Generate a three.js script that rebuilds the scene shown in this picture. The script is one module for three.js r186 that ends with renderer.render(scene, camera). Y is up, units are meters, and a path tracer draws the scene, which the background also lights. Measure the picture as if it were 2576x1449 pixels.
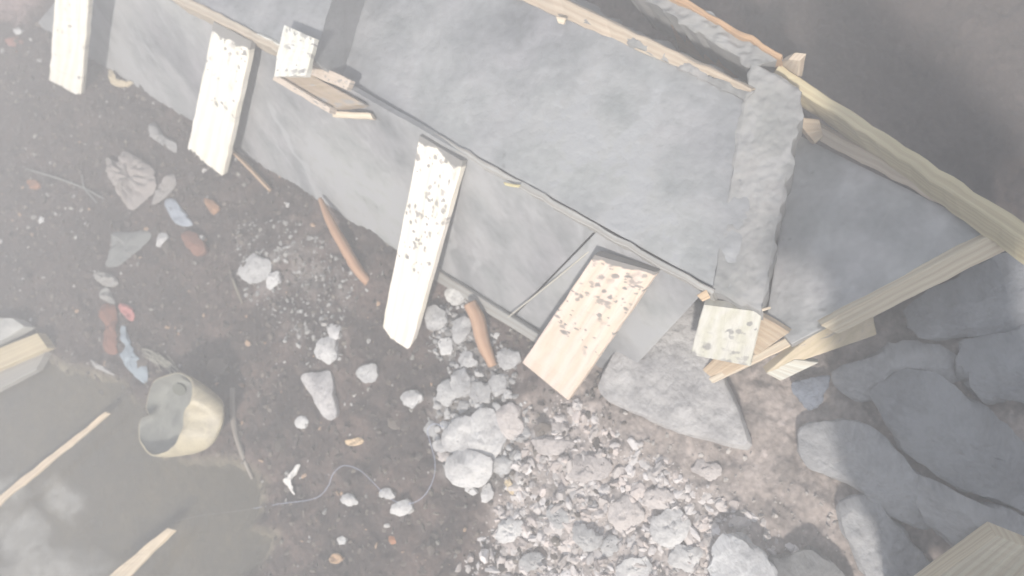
import * as THREE from 'three';
import { ImprovedNoise } from 'three/addons/math/ImprovedNoise.js';
import { MarchingCubes } from 'three/addons/objects/MarchingCubes.js';
import { mergeGeometries, mergeVertices, toCreasedNormals } from 'three/addons/utils/BufferGeometryUtils.js';

// ---------------------------------------------------------------- camera, sky, sun, added glare fog, exposure
const scene = new THREE.Scene();
const EYE = 2.1, PITCH = 65 * Math.PI / 180, ROLL = 30 * Math.PI / 180;      // looking steeply down, phone turned sideways
const fwd = new THREE.Vector3(0, -Math.sin(PITCH), -Math.cos(PITCH));
const upP = new THREE.Vector3(0, Math.cos(PITCH), -Math.sin(PITCH)), riP = new THREE.Vector3(1, 0, 0);
const camR = upP.clone().multiplyScalar(-Math.cos(ROLL)).addScaledVector(riP, Math.sin(ROLL));
const camU = upP.clone().multiplyScalar(Math.sin(ROLL)).addScaledVector(riP, Math.cos(ROLL));
const camera = new THREE.PerspectiveCamera(42.6, 1024 / 576, 0.02, 400);
camera.position.set(0, EYE, 0);
camera.up.copy(camU);
camera.lookAt(camera.position.clone().add(fwd));
scene.add(camera);
const F = 724.5 / Math.tan(21.3 * Math.PI / 180);
// the point of the place at height h that was measured at (x, y) in the photograph
function at(x, y, h = 0) {
  const d = fwd.clone().multiplyScalar(F).addScaledVector(camR, x - 1288).addScaledVector(camU, 724.5 - y);
  return camera.position.clone().addScaledVector(d, (h - EYE) / d.y);
}
// the photographer's head and the place where its shadow falls give the sun
const STAND = at(2520, 1720, 0.12).setY(0), HEAD = STAND.clone().setY(1.86);
const sunDir = HEAD.clone().sub(at(2110, -40, 0)).normalize();
{ // hazy bright sky: pale blue above, whiter towards the horizon and round the sun
  const w = 256, h = 128, d = new Float32Array(w * h * 4);
  for (let y = 0; y < h; y++) for (let x = 0; x < w; x++) {
    const el = ((y + 0.5) / h - 0.5) * Math.PI, az = ((x + 0.5) / w - 0.5) * 2 * Math.PI, e = Math.max(0, Math.sin(el));
    const v = new THREE.Vector3(Math.cos(el) * Math.cos(az), Math.sin(el), Math.cos(el) * Math.sin(az)), c = Math.max(0, v.dot(sunDir));
    const k = Math.pow(1 - e, 3), g = 0.9 * Math.pow(c, 8) + 1.6 * Math.pow(c, 60), i = (y * w + x) * 4;
    d[i] = 0.62 + 0.5 * k + g; d[i + 1] = 0.72 + 0.42 * k + 0.97 * g; d[i + 2] = 0.9 + 0.24 * k + 0.9 * g; d[i + 3] = 1;
  }
  const t = new THREE.DataTexture(d, w, h, THREE.RGBAFormat, THREE.FloatType); t.mapping = THREE.EquirectangularReflectionMapping; t.magFilter = THREE.LinearFilter; t.needsUpdate = true;
  scene.background = t; scene.environment = t;
}
scene.backgroundIntensity = scene.environmentIntensity = 0.6;
const sun = new THREE.DirectionalLight(0xfff7ee, 5);
sun.position.copy(sunDir).multiplyScalar(8).add(at(1288, 724)); sun.target.position.copy(at(1288, 724));
sun.castShadow = true; sun.shadow.radius = 6; sun.shadow.mapSize.set(2048, 2048);
Object.assign(sun.shadow.camera, { left: -4, right: 4, top: 4, bottom: -4, near: 0.5, far: 20 });
scene.add(sun, sun.target);
scene.fog = new THREE.FogExp2(0xf0f0f1, 0.18);  // even fog added to stand in for the veil of lens glare
const renderer = new THREE.WebGLRenderer({ antialias: true });
renderer.setSize(1024, 576);
renderer.toneMapping = THREE.LinearToneMapping;
renderer.toneMappingExposure = 2.05;
renderer.shadowMap.enabled = true;

// ---------------------------------------------------------------- helpers
let seed = 20241;
function rnd() { seed |= 0; seed = seed + 0x6D2B79F5 | 0; let t = Math.imul(seed ^ seed >>> 15, 1 | seed); t = t + Math.imul(t ^ t >>> 7, 61 | t) ^ t; return ((t ^ t >>> 14) >>> 0) / 4294967296; }
const rr = (a, b) => a + (b - a) * rnd();
const P = new ImprovedNoise();
const n3 = (x, y, z) => P.noise(x + 31.7, y + 11.3, z + 57.1);
function fbm(x, y, z, o = 4) { let s = 0, a = 0.5; for (let i = 0; i < o; i++) { s += a * n3(x, y, z + i * 7.3); x *= 2.03; y *= 2.03; z *= 2.03; a *= 0.5; } return s; }
const clamp = (x, a = 0, b = 1) => Math.min(b, Math.max(a, x));
const sm = (a, b, x) => { const t = clamp((x - a) / (b - a)); return t * t * (3 - 2 * t); };
const lerp = (a, b, t) => a + (b - a) * t;
const V = (x, y, z) => new THREE.Vector3(x, y, z);
const used = {};
function numbered(n) { const k = used[n] = (used[n] ?? -1) + 1; return k ? `${n}_${String(k).padStart(3, '0')}` : n; }
function tag(o, label, category, group) { o.userData.label = label; if (category) o.userData.category = category; if (group) o.userData.group = group; return o; }
function mesh(name, geo, mat, parent = scene) {
  const m = new THREE.Mesh(geo, mat); m.castShadow = m.receiveShadow = true;
  m.name = parent === scene ? numbered(name) : name; parent.add(m); return m;
}
function thing(name, label, category, pos, group) {
  const g = new THREE.Group(); g.name = numbered(name); if (pos) g.position.copy(pos); scene.add(g); return tag(g, label, category, group);
}
function struct(name, geo, mat) { const m = mesh(name, geo, mat); m.userData.kind = 'structure'; return m; }
// a mesh whose own origin is at its base
function solid(name, geo, mat, label, category, group) {
  geo.computeBoundingBox(); const b = geo.boundingBox, c = b.getCenter(V(0, 0, 0)); c.y = b.min.y;
  geo.translate(-c.x, -c.y, -c.z);
  const m = mesh(name, geo, mat); m.position.copy(c); return tag(m, label, category, group);
}
function tex(w, h, fn, srgb) {
  const d = new Uint8Array(w * h * 4);
  for (let y = 0; y < h; y++) for (let x = 0; x < w; x++) {
    const c = fn(x / w, y / h); const i = (y * w + x) * 4;
    for (let k = 0; k < 3; k++) { const l = clamp(c[k]); d[i + k] = 255 * (srgb ? (l < 0.0031308 ? 12.92 * l : 1.055 * l ** (1 / 2.4) - 0.055) : l); }
    d[i + 3] = 255;
  }
  const t = new THREE.DataTexture(d, w, h); t.wrapS = t.wrapT = THREE.MirroredRepeatWrapping;
  t.magFilter = THREE.LinearFilter; t.minFilter = THREE.LinearMipmapLinearFilter; t.generateMipmaps = true;
  if (srgb) t.colorSpace = THREE.SRGBColorSpace; t.needsUpdate = true; return t;
}
const rgb = (r, g, b) => new THREE.Color().setRGB(r, g, b);
const grey = v => [v, v, v];

// ---------------------------------------------------------------- surfaces
const woodMap = tex(256, 1024, (u, v) => {
  const w = u + 0.03 * fbm(u * 3, v * 3, 1.2, 3);
  const ring = Math.sin((w * 26 + 2.6 * fbm(w * 4, v * 1.6, 4, 3)) * 3.0);
  const fib = fbm(w * 70, v * 5, 9, 3);
  const s = 0.84 + 0.07 * ring + 0.22 * fib + 0.16 * fbm(u * 4, v * 3, 2, 4);
  return [s, s * (0.985 + 0.03 * ring), s * (0.96 + 0.05 * ring)];
}, true);
const woodBump = tex(256, 1024, (u, v) => grey(0.5 + 0.6 * fbm(u * 70, v * 5, 9, 3)));
function wood(r, g, b, rough = 0.75) { return new THREE.MeshStandardMaterial({ color: rgb(r, g, b), map: woodMap4, bumpMap: woodBump4, bumpScale: 0.0015, roughness: rough }); }
const woodMap4 = woodMap, woodBump4 = woodBump;
for (const t of [woodMap, woodBump]) t.repeat.set(4, 1);
// pale planks with spots of cement that thicken towards one end (v = 1)
function splattered(r, g, b, n, reach, seedz, smear = 0.95, col = [0.15, 0.147, 0.143], asp = 4, big = 1) {
  const spots = [];
  for (let i = 0; i < n; i++) { const v = 1 - reach * rnd() ** 1.7, cl = spots.length && rnd() < 0.45 ? spots[Math.floor(rnd() * spots.length)] : null; spots.push([cl ? cl[0] + rr(-0.12, 0.12) : rnd(), cl ? cl[1] + rr(-0.03, 0.03) : v, big * (0.012 + 0.055 * rnd() ** 2.6 * (0.35 + v)), 0.62 + 0.38 * rnd()]); }
  const t = tex(128, 512, (u, v) => {
    const w = u + 0.05 * fbm(u * 3, v * 3, seedz, 2);
    const ring = Math.sin((w * 6 + 1.6 * fbm(w * 2, v * 2.2, seedz, 3)) * 4);
    const s = 0.9 + 0.05 * ring + 0.16 * fbm(w * 18, v * 6, seedz + 3, 3);
    const e = 0.05 * fbm(u * 12, v * 12 * asp * 0.9, seedz + 6, 3);
    let k = 0;
    for (const [x, y, q, o] of spots) { const d = Math.hypot(u - x, (v - y) * asp) + e * 1.6; k = Math.max(k, (1 - sm(q * 0.45, q * 1.15, d)) * o); }
    k = Math.max(k, sm(smear, smear + 0.012, v + 0.07 * fbm(u * 2.2, v * 9, seedz + 8, 4)));
    k = Math.max(k, 0.5 * sm(0.05, 0.4, fbm(u * 5, v * 12, seedz + 12, 5) + 0.3 * (v - 1)), 0.3 * sm(0.1, 0.45, fbm(u * 22, v * 3, seedz + 15, 3) + 0.12 * (v - 0.8)));
    k *= 0.93;
    return [lerp(r * s, col[0], k), lerp(g * s, col[1], k), lerp(b * s * (0.98 + 0.04 * ring), col[2], k)];
  }, true);
  return new THREE.MeshStandardMaterial({ map: t, bumpMap: woodBump, bumpScale: 0.001, roughness: 0.78 });
}
const concMap = tex(1024, 1024, (u, v) => {
  const a = fbm(u * 3, v * 3, 1, 5), b = fbm(u * 11 + a, v * 11 - a, 5, 4), c = fbm(u * 60, v * 60, 8, 3);
  const swirl = sm(0.22, 0.5, fbm(u * 5 + 1.5 * b, v * 5 + 1.5 * a, 13, 3));
  const pit = sm(0.33, 0.5, fbm(u * 38, v * 38, 21, 2));
  const arc = fbm(u * 2.2, v * 2.2, 61, 2), trowel = sm(0.55, 0.95, Math.sin((Math.hypot(u * 7 - 3 + arc * 3, v * 7 - 9) + 0.6 * fbm(u * 9, v * 9, 66, 3)) * 9)) * sm(0.0, 0.3, fbm(u * 4, v * 4, 71, 3));
  const s = 0.8 + 0.62 * a + 0.46 * b + 0.2 * c + 0.4 * swirl - 0.38 * pit + 0.26 * trowel;
  return [s * (1 + 0.07 * b), s, s * (1.0 - 0.1 * a)];
}, true);
const concBump = tex(1024, 1024, (u, v) => grey(0.5 + 0.45 * fbm(u * 7, v * 7, 3, 6) + 0.1 * fbm(u * 90, v * 90, 8, 2)));
function concrete(r, g, b, rough = 0.8, bump = 0.004) { return new THREE.MeshStandardMaterial({ color: rgb(r, g, b), map: concMap, bumpMap: concBump, bumpScale: bump, roughness: rough }); }
for (const t of [concMap, concBump]) t.repeat.set(0.75, 0.75);
const soilMap = tex(1024, 1024, (u, v) => {
  const a = fbm(u * 9, v * 9, 2, 5), c = fbm(u * 80, v * 80, 5, 3), d = sm(0.2, 0.42, fbm(u * 46, v * 46, 33, 3));
  const s = 0.74 + 0.5 * a + 0.5 * c + 0.5 * d;
  return [s, s * 0.985, s * 0.965];
}, true);
const soilBump = tex(1024, 1024, (u, v) => grey(0.5 + 0.5 * fbm(u * 30, v * 30, 2, 5) + 0.25 * fbm(u * 110, v * 110, 4, 2)));
const rockMap = tex(512, 512, (u, v) => {
  const a = fbm(u * 4, v * 4, 41, 5), c = fbm(u * 40, v * 40, 44, 3);
  const s = 0.82 + 0.7 * a + 0.3 * c + 0.2 * sm(0.1, 0.4, fbm(u * 9, v * 9, 48, 4)); return [s, s, s * (1 - 0.05 * a)];
}, true);
const rockBump = tex(512, 512, (u, v) => grey(0.5 + 0.6 * fbm(u * 12, v * 12, 47, 5)));
function stone(r, g, b, rough = 0.92) { return new THREE.MeshStandardMaterial({ color: rgb(r, g, b), map: rockMap, bumpMap: rockBump, bumpScale: 0.014, roughness: rough }); }
for (const t of [rockMap, rockBump]) t.repeat.set(2, 2);
const plain = (r, g, b, rough = 0.7, o = {}) => new THREE.MeshStandardMaterial({ color: rgb(r, g, b), roughness: rough, ...o });

// a plank: A, B, C, D are the corners of its upper face (A to B its length), t its thickness downwards
function plank(A, B, C, D, t, { bev = 0.0025, n = 10, wob = 0.0012, unit = false } = {}) {
  const nrm = B.clone().sub(A).cross(D.clone().sub(A)).normalize(); if (nrm.y < 0) nrm.negate();
  const L = A.distanceTo(B), W = (A.distanceTo(D) + B.distanceTo(C)) / 2, e = Math.min(bev / W, 0.2);
  const prof = [[e, 0], [1 - e, 0], [1, bev], [1, t - bev], [1 - e, t], [e, t], [0, t - bev], [0, bev]];
  const flip = B.clone().sub(A).cross(D.clone().sub(A)).dot(nrm) < 0;
  const pt = (s, [w, d]) => {
    const p = A.clone().lerp(B, s).lerp(D.clone().lerp(C, s), w).addScaledVector(nrm, -d);
    return p.add(V(n3(p.x * 23, p.y * 23, p.z * 23), n3(p.z * 21, p.x * 21, 4), n3(p.y * 22, p.z * 22, 9)).multiplyScalar(wob * 2));
  };
  const pos = [], uv = [], tri = (a, b, c) => { const q = flip ? [a, c, b] : [a, b, c]; for (const [p, u] of q) { pos.push(p.x, p.y, p.z); uv.push(...u); } };
  const U = (s, [w, d], side) => unit ? [w, s] : [(side ? d + 0.31 * side : w * W), s * L];
  for (let i = 0; i < n; i++) for (let k = 0; k < 8; k++) {
    const s0 = i / n, s1 = (i + 1) / n, p = prof[k], q = prof[(k + 1) % 8], sd = (k >= 1 && k <= 3) ? 1 : k >= 5 ? 2 : 0;
    const a = [pt(s0, p), U(s0, p, sd)], b = [pt(s1, p), U(s1, p, sd)], c = [pt(s1, q), U(s1, q, sd)], d = [pt(s0, q), U(s0, q, sd)];
    tri(a, b, c); tri(a, c, d);
  }
  for (const [s, f] of [[0, 0], [1, 1]]) for (let k = 1; k < 7; k++) {
    const a = [pt(s, prof[0]), U(s, prof[0])], b = [pt(s, prof[k]), U(s, prof[k])], c = [pt(s, prof[k + 1]), U(s, prof[k + 1])];
    f ? tri(a, c, b) : tri(a, b, c);
  }
  const g = new THREE.BufferGeometry();
  g.setAttribute('position', new THREE.Float32BufferAttribute(pos, 3)); g.setAttribute('uv', new THREE.Float32BufferAttribute(uv, 2));
  // the profile runs against the length: turn the faces if they point inwards
  const v6 = signedVolume(pos); if (v6 < 0) for (let i = 0; i < pos.length; i += 9) for (let k = 0; k < 3; k++) { const a = pos[i + 3 + k]; pos[i + 3 + k] = pos[i + 6 + k]; pos[i + 6 + k] = a; }
  if (v6 < 0) { for (let i = 0; i < uv.length; i += 6) for (let k = 0; k < 2; k++) { const a = uv[i + 2 + k]; uv[i + 2 + k] = uv[i + 4 + k]; uv[i + 4 + k] = a; } g.setAttribute('position', new THREE.Float32BufferAttribute(pos, 3)); g.setAttribute('uv', new THREE.Float32BufferAttribute(uv, 2)); }
  g.computeVertexNormals(); return g;
}
function signedVolume(p) {
  let s = 0; const o = [p[0], p[1], p[2]];
  for (let i = 0; i < p.length; i += 9) {
    const [ax, ay, az, bx, by, bz, cx, cy, cz] = [0, 1, 2, 3, 4, 5, 6, 7, 8].map(k => p[i + k] - o[k % 3]);
    s += ax * (by * cz - bz * cy) - ay * (bx * cz - bz * cx) + az * (bx * cy - by * cx);
  } return s;
}
// corners given as [x, y, height]
const q = (...c) => c.map(k => at(...k));
// a poured surface: bilinear patch with a wavy top and sides going down by t
function pour(A, B, C, D, t, { nu = 60, nv = 60, amp = 0.004, fr = 6, fine = 0.0015, edge = 0, sd = 1 } = {}) {
  const nrm = B.clone().sub(A).cross(D.clone().sub(A)).normalize(); const fl = nrm.y < 0; if (fl) nrm.negate();
  const pos = [], uv = [], idx = [];
  const put = (p, d) => { pos.push(p.x, p.y, p.z); uv.push(p.x * 0.9 + p.y * 0.7 + sd, p.z * 0.9 + p.y * 0.5); };
  for (let j = 0; j <= nv; j++) for (let i = 0; i <= nu; i++) {
    const u = i / nu, v = j / nv, p = A.clone().lerp(B, u).lerp(D.clone().lerp(C, u), v);
    const rim = Math.min(u, 1 - u, v, 1 - v);
    p.addScaledVector(nrm, amp * 2 * fbm(p.x * fr, sd, p.z * fr, 3) + fine * 2 * fbm(p.x * 60, sd, p.z * 60, 2) - (rim < 0.001 ? Math.max(edge, 0.002) : 0));
    if (edge && rim < 0.001) { p.x += edge * 2.5 * n3(p.x * 30, 1, p.z * 30); p.z += edge * 2.5 * n3(p.x * 30, 5, p.z * 30); }
    put(p);
  }
  const I = (i, j) => j * (nu + 1) + i;
  for (let j = 0; j < nv; j++) for (let i = 0; i < nu; i++) { const a = I(i, j), b = I(i + 1, j), c = I(i + 1, j + 1), d = I(i, j + 1); fl ? idx.push(a, c, b, a, d, c) : idx.push(a, b, c, a, c, d); }
  const ring = []; for (let i = 0; i < nu; i++) ring.push(I(i, 0)); for (let j = 0; j < nv; j++) ring.push(I(nu, j)); for (let i = nu; i > 0; i--) ring.push(I(i, nv)); for (let j = nv; j > 0; j--) ring.push(I(0, j));
  const base = pos.length / 3; 
  for (const r of ring) { const p = V(pos[r * 3], pos[r * 3 + 1], pos[r * 3 + 2]); put(p); put(p.clone().addScaledVector(nrm, -t)); }
  const m = ring.length;
  for (let k = 0; k < m; k++) { const a = base + 2 * k, b = base + 2 * ((k + 1) % m); fl ? idx.push(a, b, a + 1, b, b + 1, a + 1) : idx.push(a, a + 1, b, b, a + 1, b + 1); }
  const g = new THREE.BufferGeometry(); g.setAttribute('position', new THREE.Float32BufferAttribute(pos, 3)); g.setAttribute('uv', new THREE.Float32BufferAttribute(uv, 2)); g.setIndex(idx);
  g.computeVertexNormals(); return g;
}
// a stone whose outline, seen from above, runs through pts (points of the place); profile = [[inset, height], ...]
function rockGeo(pts, hb, ht, { n = 44, rough = 0.012, sd = 0, flat = 0.72, tilt = [0, 0], cuts = 11 } = {}) {
  const c = pts.reduce((a, p) => a.add(p), V(0, 0, 0)).multiplyScalar(1 / pts.length);
  const curve = new THREE.CatmullRomCurve3(pts.map(p => p.clone()), true, 'centripetal');
  const ring = curve.getSpacedPoints(n).slice(0, n), R = ring.reduce((a, p) => a + p.distanceTo(c), 0) / n;
  const key = [[0.86, hb - 0.02], [0.97, lerp(hb, ht, 0.2)], [1, lerp(hb, ht, 0.45)], [0.975, lerp(hb, ht, 0.7)], [lerp(flat, 1, 0.6), lerp(hb, ht, 0.88)], [flat, lerp(hb, ht, 0.97)], [flat * 0.5, ht], [0.06, ht]], prof = [];
  for (let k = 0; k < key.length - 1; k++) { const m = k < 5 ? 2 : 5; for (let i = 0; i < m; i++) prof.push([lerp(key[k][0], key[k + 1][0], i / m), lerp(key[k][1], key[k + 1][1], i / m)]); }
  const pos = [], idx = [], planes = [], hh = ht - hb;
  for (let k = 0; k < cuts; k++) { const a = (k + 0.6 * n3(k * 1.7, sd, 3)) * 2.4 + sd, s = 0.25 + 0.9 * Math.abs(n3(sd, k * 2.3, 8)) , nn = V(Math.cos(a) * s, 1, Math.sin(a) * s).normalize(); let m = -1e9; for (const r of ring) { const p = r.clone().setY(hb + 0.75 * hh).sub(c); m = Math.max(m, p.x * nn.x + (hb + 0.75 * hh) * nn.y + p.z * nn.z); } planes.push([nn, Math.min(m, ht * nn.y + R * 0.9) - (0.12 + 0.35 * Math.abs(n3(k * 3.1, 4, sd))) * hh]); }
  const cut = p => { for (const [nn, m] of planes) { const e = (p.x - c.x) * nn.x + p.y * nn.y + (p.z - c.z) * nn.z - m; if (e > 0) p.addScaledVector(nn, -e * 0.92); } return p; };
  const d3 = p => { const k = 2.0 / R, f = fbm(p.x * k, p.y * k + sd, p.z * k, 3) + 0.35 * fbm(p.x * 40, p.y * 40 + sd, p.z * 40, 2) * Math.min(1, R * 6); return f * rough * 2.2; };
  for (const [s, h] of prof) for (const r of ring) {
    const p = c.clone().lerp(r, s); p.y = h + (h - hb) / Math.max(hh, 1e-3) * (tilt[0] * (p.x - c.x) + tilt[1] * (p.z - c.z));
    const o = p.clone().sub(V(c.x, hb, c.z)); o.y += (1 - s) * R; o.normalize(); p.addScaledVector(o, d3(p)); if (h > hb) cut(p); pos.push(p.x, p.y, p.z);
  }
  const top = V(c.x, ht, c.z); top.y += d3(top); cut(top); pos.push(top.x, top.y, top.z); const T = prof.length * n;
  const cw = new THREE.Vector3().crossVectors(ring[0].clone().sub(c), ring[Math.floor(n / 4)].clone().sub(c)).y < 0;
  const tri = (a, b, d) => cw ? idx.push(a, d, b) : idx.push(a, b, d);
  for (let k = 0; k < prof.length - 1; k++) for (let i = 0; i < n; i++) { const a = k * n + i, b = k * n + (i + 1) % n; tri(a, b, b + n); tri(a, b + n, a + n); }
  for (let i = 0; i < n; i++) tri((prof.length - 1) * n + i, (prof.length - 1) * n + (i + 1) % n, T);
  const g = new THREE.BufferGeometry(); g.setAttribute('position', new THREE.Float32BufferAttribute(pos, 3)); g.setIndex(idx);
  const uv = []; for (let i = 0; i < pos.length; i += 3) uv.push(pos[i] * 1.1 + pos[i + 1] * 0.8 + sd, pos[i + 2] * 1.1 - pos[i + 1] * 0.6);
  g.setAttribute('uv', new THREE.Float32BufferAttribute(uv, 2));
  const g2 = toCreasedNormals(g, 0.5); return g2;
}
// blob outline round (x, y) with half axes a, b turned by w
function oval(x, y, a, b, w = 0, h = 0, k = 9, j = 0.18) {
  const o = []; for (let i = 0; i < k; i++) { const t = i / k * 6.2832, r = 1 + j * rr(-1, 1), X = Math.cos(t) * a * r, Y = Math.sin(t) * b * r; o.push(at(x + X * Math.cos(w) - Y * Math.sin(w), y + X * Math.sin(w) + Y * Math.cos(w), h)); } return o;
}
// a bar with radii along a path
function rod(pts, radii, { seg = 40, rad = 10, squash = 1, wob = 0, sd = 0 } = {}) {
  const c = new THREE.CatmullRomCurve3(pts), fr = c.computeFrenetFrames(seg, false), pos = [], uv = [], idx = [], L = c.getLength();
  for (let i = 0; i <= seg; i++) {
    const t = i / seg, p = c.getPointAt(t), x = t * (radii.length - 1), k = Math.min(Math.floor(x), radii.length - 2), r = lerp(radii[k], radii[k + 1], x - k);
    for (let j = 0; j <= rad; j++) { const a = j / rad * 6.2832, ww = 1 + wob * fbm(Math.cos(a) * 1.3, Math.sin(a) * 1.3 + sd, t * L * 22, 3) * 2; const o = p.clone().addScaledVector(fr.normals[i], Math.cos(a) * r * ww).addScaledVector(fr.binormals[i], Math.sin(a) * r * squash * ww); pos.push(o.x, o.y, o.z); uv.push(j / rad * 0.12, t * L); }
  }
  for (let i = 0; i < seg; i++) for (let j = 0; j < rad; j++) { const a = i * (rad + 1) + j, b = a + rad + 1; idx.push(a, a + 1, b, b, a + 1, b + 1); }
  for (const [i, f] of [[0, 1], [seg, 0]]) { const p = c.getPointAt(i / seg), k = pos.length / 3; pos.push(p.x, p.y, p.z); uv.push(0, i ? L : 0); for (let j = 0; j < rad; j++) { const a = i * (rad + 1) + j; f ? idx.push(k, a + 1, a) : idx.push(k, a, a + 1); } }
  const g = new THREE.BufferGeometry(); g.setAttribute('position', new THREE.Float32BufferAttribute(pos, 3)); g.setAttribute('uv', new THREE.Float32BufferAttribute(uv, 2)); g.setIndex(idx); g.computeVertexNormals(); return g;
}
// a thin crumpled sheet with the outline pts (in photograph measure), lying on the ground
function sheet(pts, h, { amp = 0.012, fr = 25, t = 0.0015, sd = 0, n = 26 } = {}) {
  const W = pts.map(p => at(p[0], p[1], h)), xs = W.map(p => p.x), zs = W.map(p => p.z), x0 = Math.min(...xs), x1 = Math.max(...xs), z0 = Math.min(...zs), z1 = Math.max(...zs);
  const shp = new THREE.Shape(W.map(p => new THREE.Vector2(p.x, p.z)));
  const crv = new THREE.CatmullRomCurve3(W, true, 'centripetal', 0.3).getSpacedPoints(n * 2).slice(0, n * 2);
  const cx = (x0 + x1) / 2, cz = (z0 + z1) / 2, cen = crv.reduce((a, p) => a.add(p), V(0, 0, 0)).multiplyScalar(1 / crv.length);
  const pos = [], idx = [], R = 7, m = crv.length;
  const y = (x, z, s) => { const b = groundH(x, z); return Math.max(b + 0.004, h) + amp * (0.5 + Math.abs(n3(x * fr, sd, z * fr)) * 1.6 + 0.5 * n3(x * fr * 2.2, sd + 3, z * fr * 2.2)) * (1 - 0.75 * s ** 6); };
  for (let side = 0; side < 2; side++) { for (let k = 1; k <= R; k++) for (const p of crv) { const s = k / R, x = lerp(cen.x, p.x, s), z = lerp(cen.z, p.z, s); pos.push(x, y(x, z, s) - side * t, z); } pos.push(cen.x, y(cen.x, cen.z, 0) - side * t, cen.z); }
  const S = R * m + 1, cw = THREE.ShapeUtils.area(shp.getPoints()) > 0;
  const tri = (a, b, c, s) => (cw !== !!s) ? idx.push(a, c, b) : idx.push(a, b, c);
  for (let s = 0; s < 2; s++) { for (let k = 0; k < R - 1; k++) for (let i = 0; i < m; i++) { const a = s * S + k * m + i, b = s * S + k * m + (i + 1) % m; tri(a, a + m, b, s); tri(b, a + m, b + m, s); } for (let i = 0; i < m; i++) tri(s * S + S - 1, s * S + i, s * S + (i + 1) % m, s); }
  for (let i = 0; i < m; i++) { const a = (R - 1) * m + i, b = (R - 1) * m + (i + 1) % m; tri(a, a + S, b, 0); tri(b, a + S, b + S, 0); }
  const g = new THREE.BufferGeometry(); g.setAttribute('position', new THREE.Float32BufferAttribute(pos, 3)); g.setIndex(idx);
  const uv = []; for (let i = 0; i < pos.length; i += 3) uv.push(pos[i] * 2, pos[i + 2] * 2); g.setAttribute('uv', new THREE.Float32BufferAttribute(uv, 2)); g.computeVertexNormals(); return g;
}

// ---------------------------------------------------------------- the ground
const polyOf = l => l.map(([x, y]) => { const p = at(x, y); return [p.x, p.z]; });
function inside(poly, x, z) {      // signed distance, positive inside
  let c = false, d = 1e9;
  for (let i = 0, j = poly.length - 1; i < poly.length; j = i++) {
    const [ax, az] = poly[i], [bx, bz] = poly[j];
    if ((az > z) !== (bz > z) && x < (bx - ax) * (z - az) / (bz - az) + ax) c = !c;
    const t = clamp(((x - ax) * (bx - ax) + (z - az) * (bz - az)) / ((bx - ax) ** 2 + (bz - az) ** 2)); d = Math.min(d, Math.hypot(x - ax - t * (bx - ax), z - az - t * (bz - az)));
  } return c ? d : -d;
}
const puddlePoly = polyOf([[-300, 890], [120, 915], [300, 965], [345, 1030], [370, 1130], [470, 1165], [590, 1165], [655, 1225], [650, 1290], [620, 1330], [690, 1350], [600, 1480], [520, 1700], [-300, 1750]]);
const dustPoly = polyOf([[1230, 1700], [1270, 1400], [1260, 1240], [1330, 1040], [1420, 980], [1560, 760], [1800, 700], [2100, 850], [2700, 640], [2800, 1800], [1200, 1800]]);
const rubblePoly = polyOf([[1230, 1600], [1290, 1400], [1270, 1290], [1330, 1200], [1350, 1080], [1470, 1060], [1640, 1180], [1830, 1250], [1900, 1350], [1950, 1600]]);
const lumpPoly = polyOf([[1090, 1010], [1130, 960], [1250, 960], [1320, 1040], [1290, 1180], [1210, 1230], [1120, 1180]]);
const lime1 = polyOf([[600, 560], [760, 560], [900, 700], [860, 900], [780, 920], [640, 760], [580, 650]]);
const lime2 = polyOf([[1100, 780], [1180, 760], [1280, 900], [1300, 980], [1150, 960], [1090, 860]]);
const shadePaintPoly = polyOf([[1600, -300], [1980, 150], [2300, 360], [2700, 640], [2900, -300]]);  // corner whose shade is painted into the soil colour
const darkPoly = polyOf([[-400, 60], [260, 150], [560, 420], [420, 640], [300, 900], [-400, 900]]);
const pinkPoly = polyOf([[-300, -400], [200, -200], [60, 55], [-300, 60]]);
const WATER = -0.03;
function groundH(x, z) {
  const w = inside(puddlePoly, x, z) + 0.02 * n3(x * 14, 3, z * 14), d = inside(dustPoly, x, z);
  let h = 0.02 * fbm(x * 3, 1, z * 3, 3) + 0.032 * fbm(x * 13, 2, z * 13, 4) + 0.011 * Math.abs(n3(x * 42, 7, z * 42)) + 0.004 * n3(x * 90, 3, z * 90);
  h *= lerp(1, 0.35, sm(-0.03, 0.05, w));
  h -= 0.075 * sm(-0.06, 0.1, w);
  h += 0.02 * sm(-0.1, 0.3, d);
  return h;
}
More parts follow.
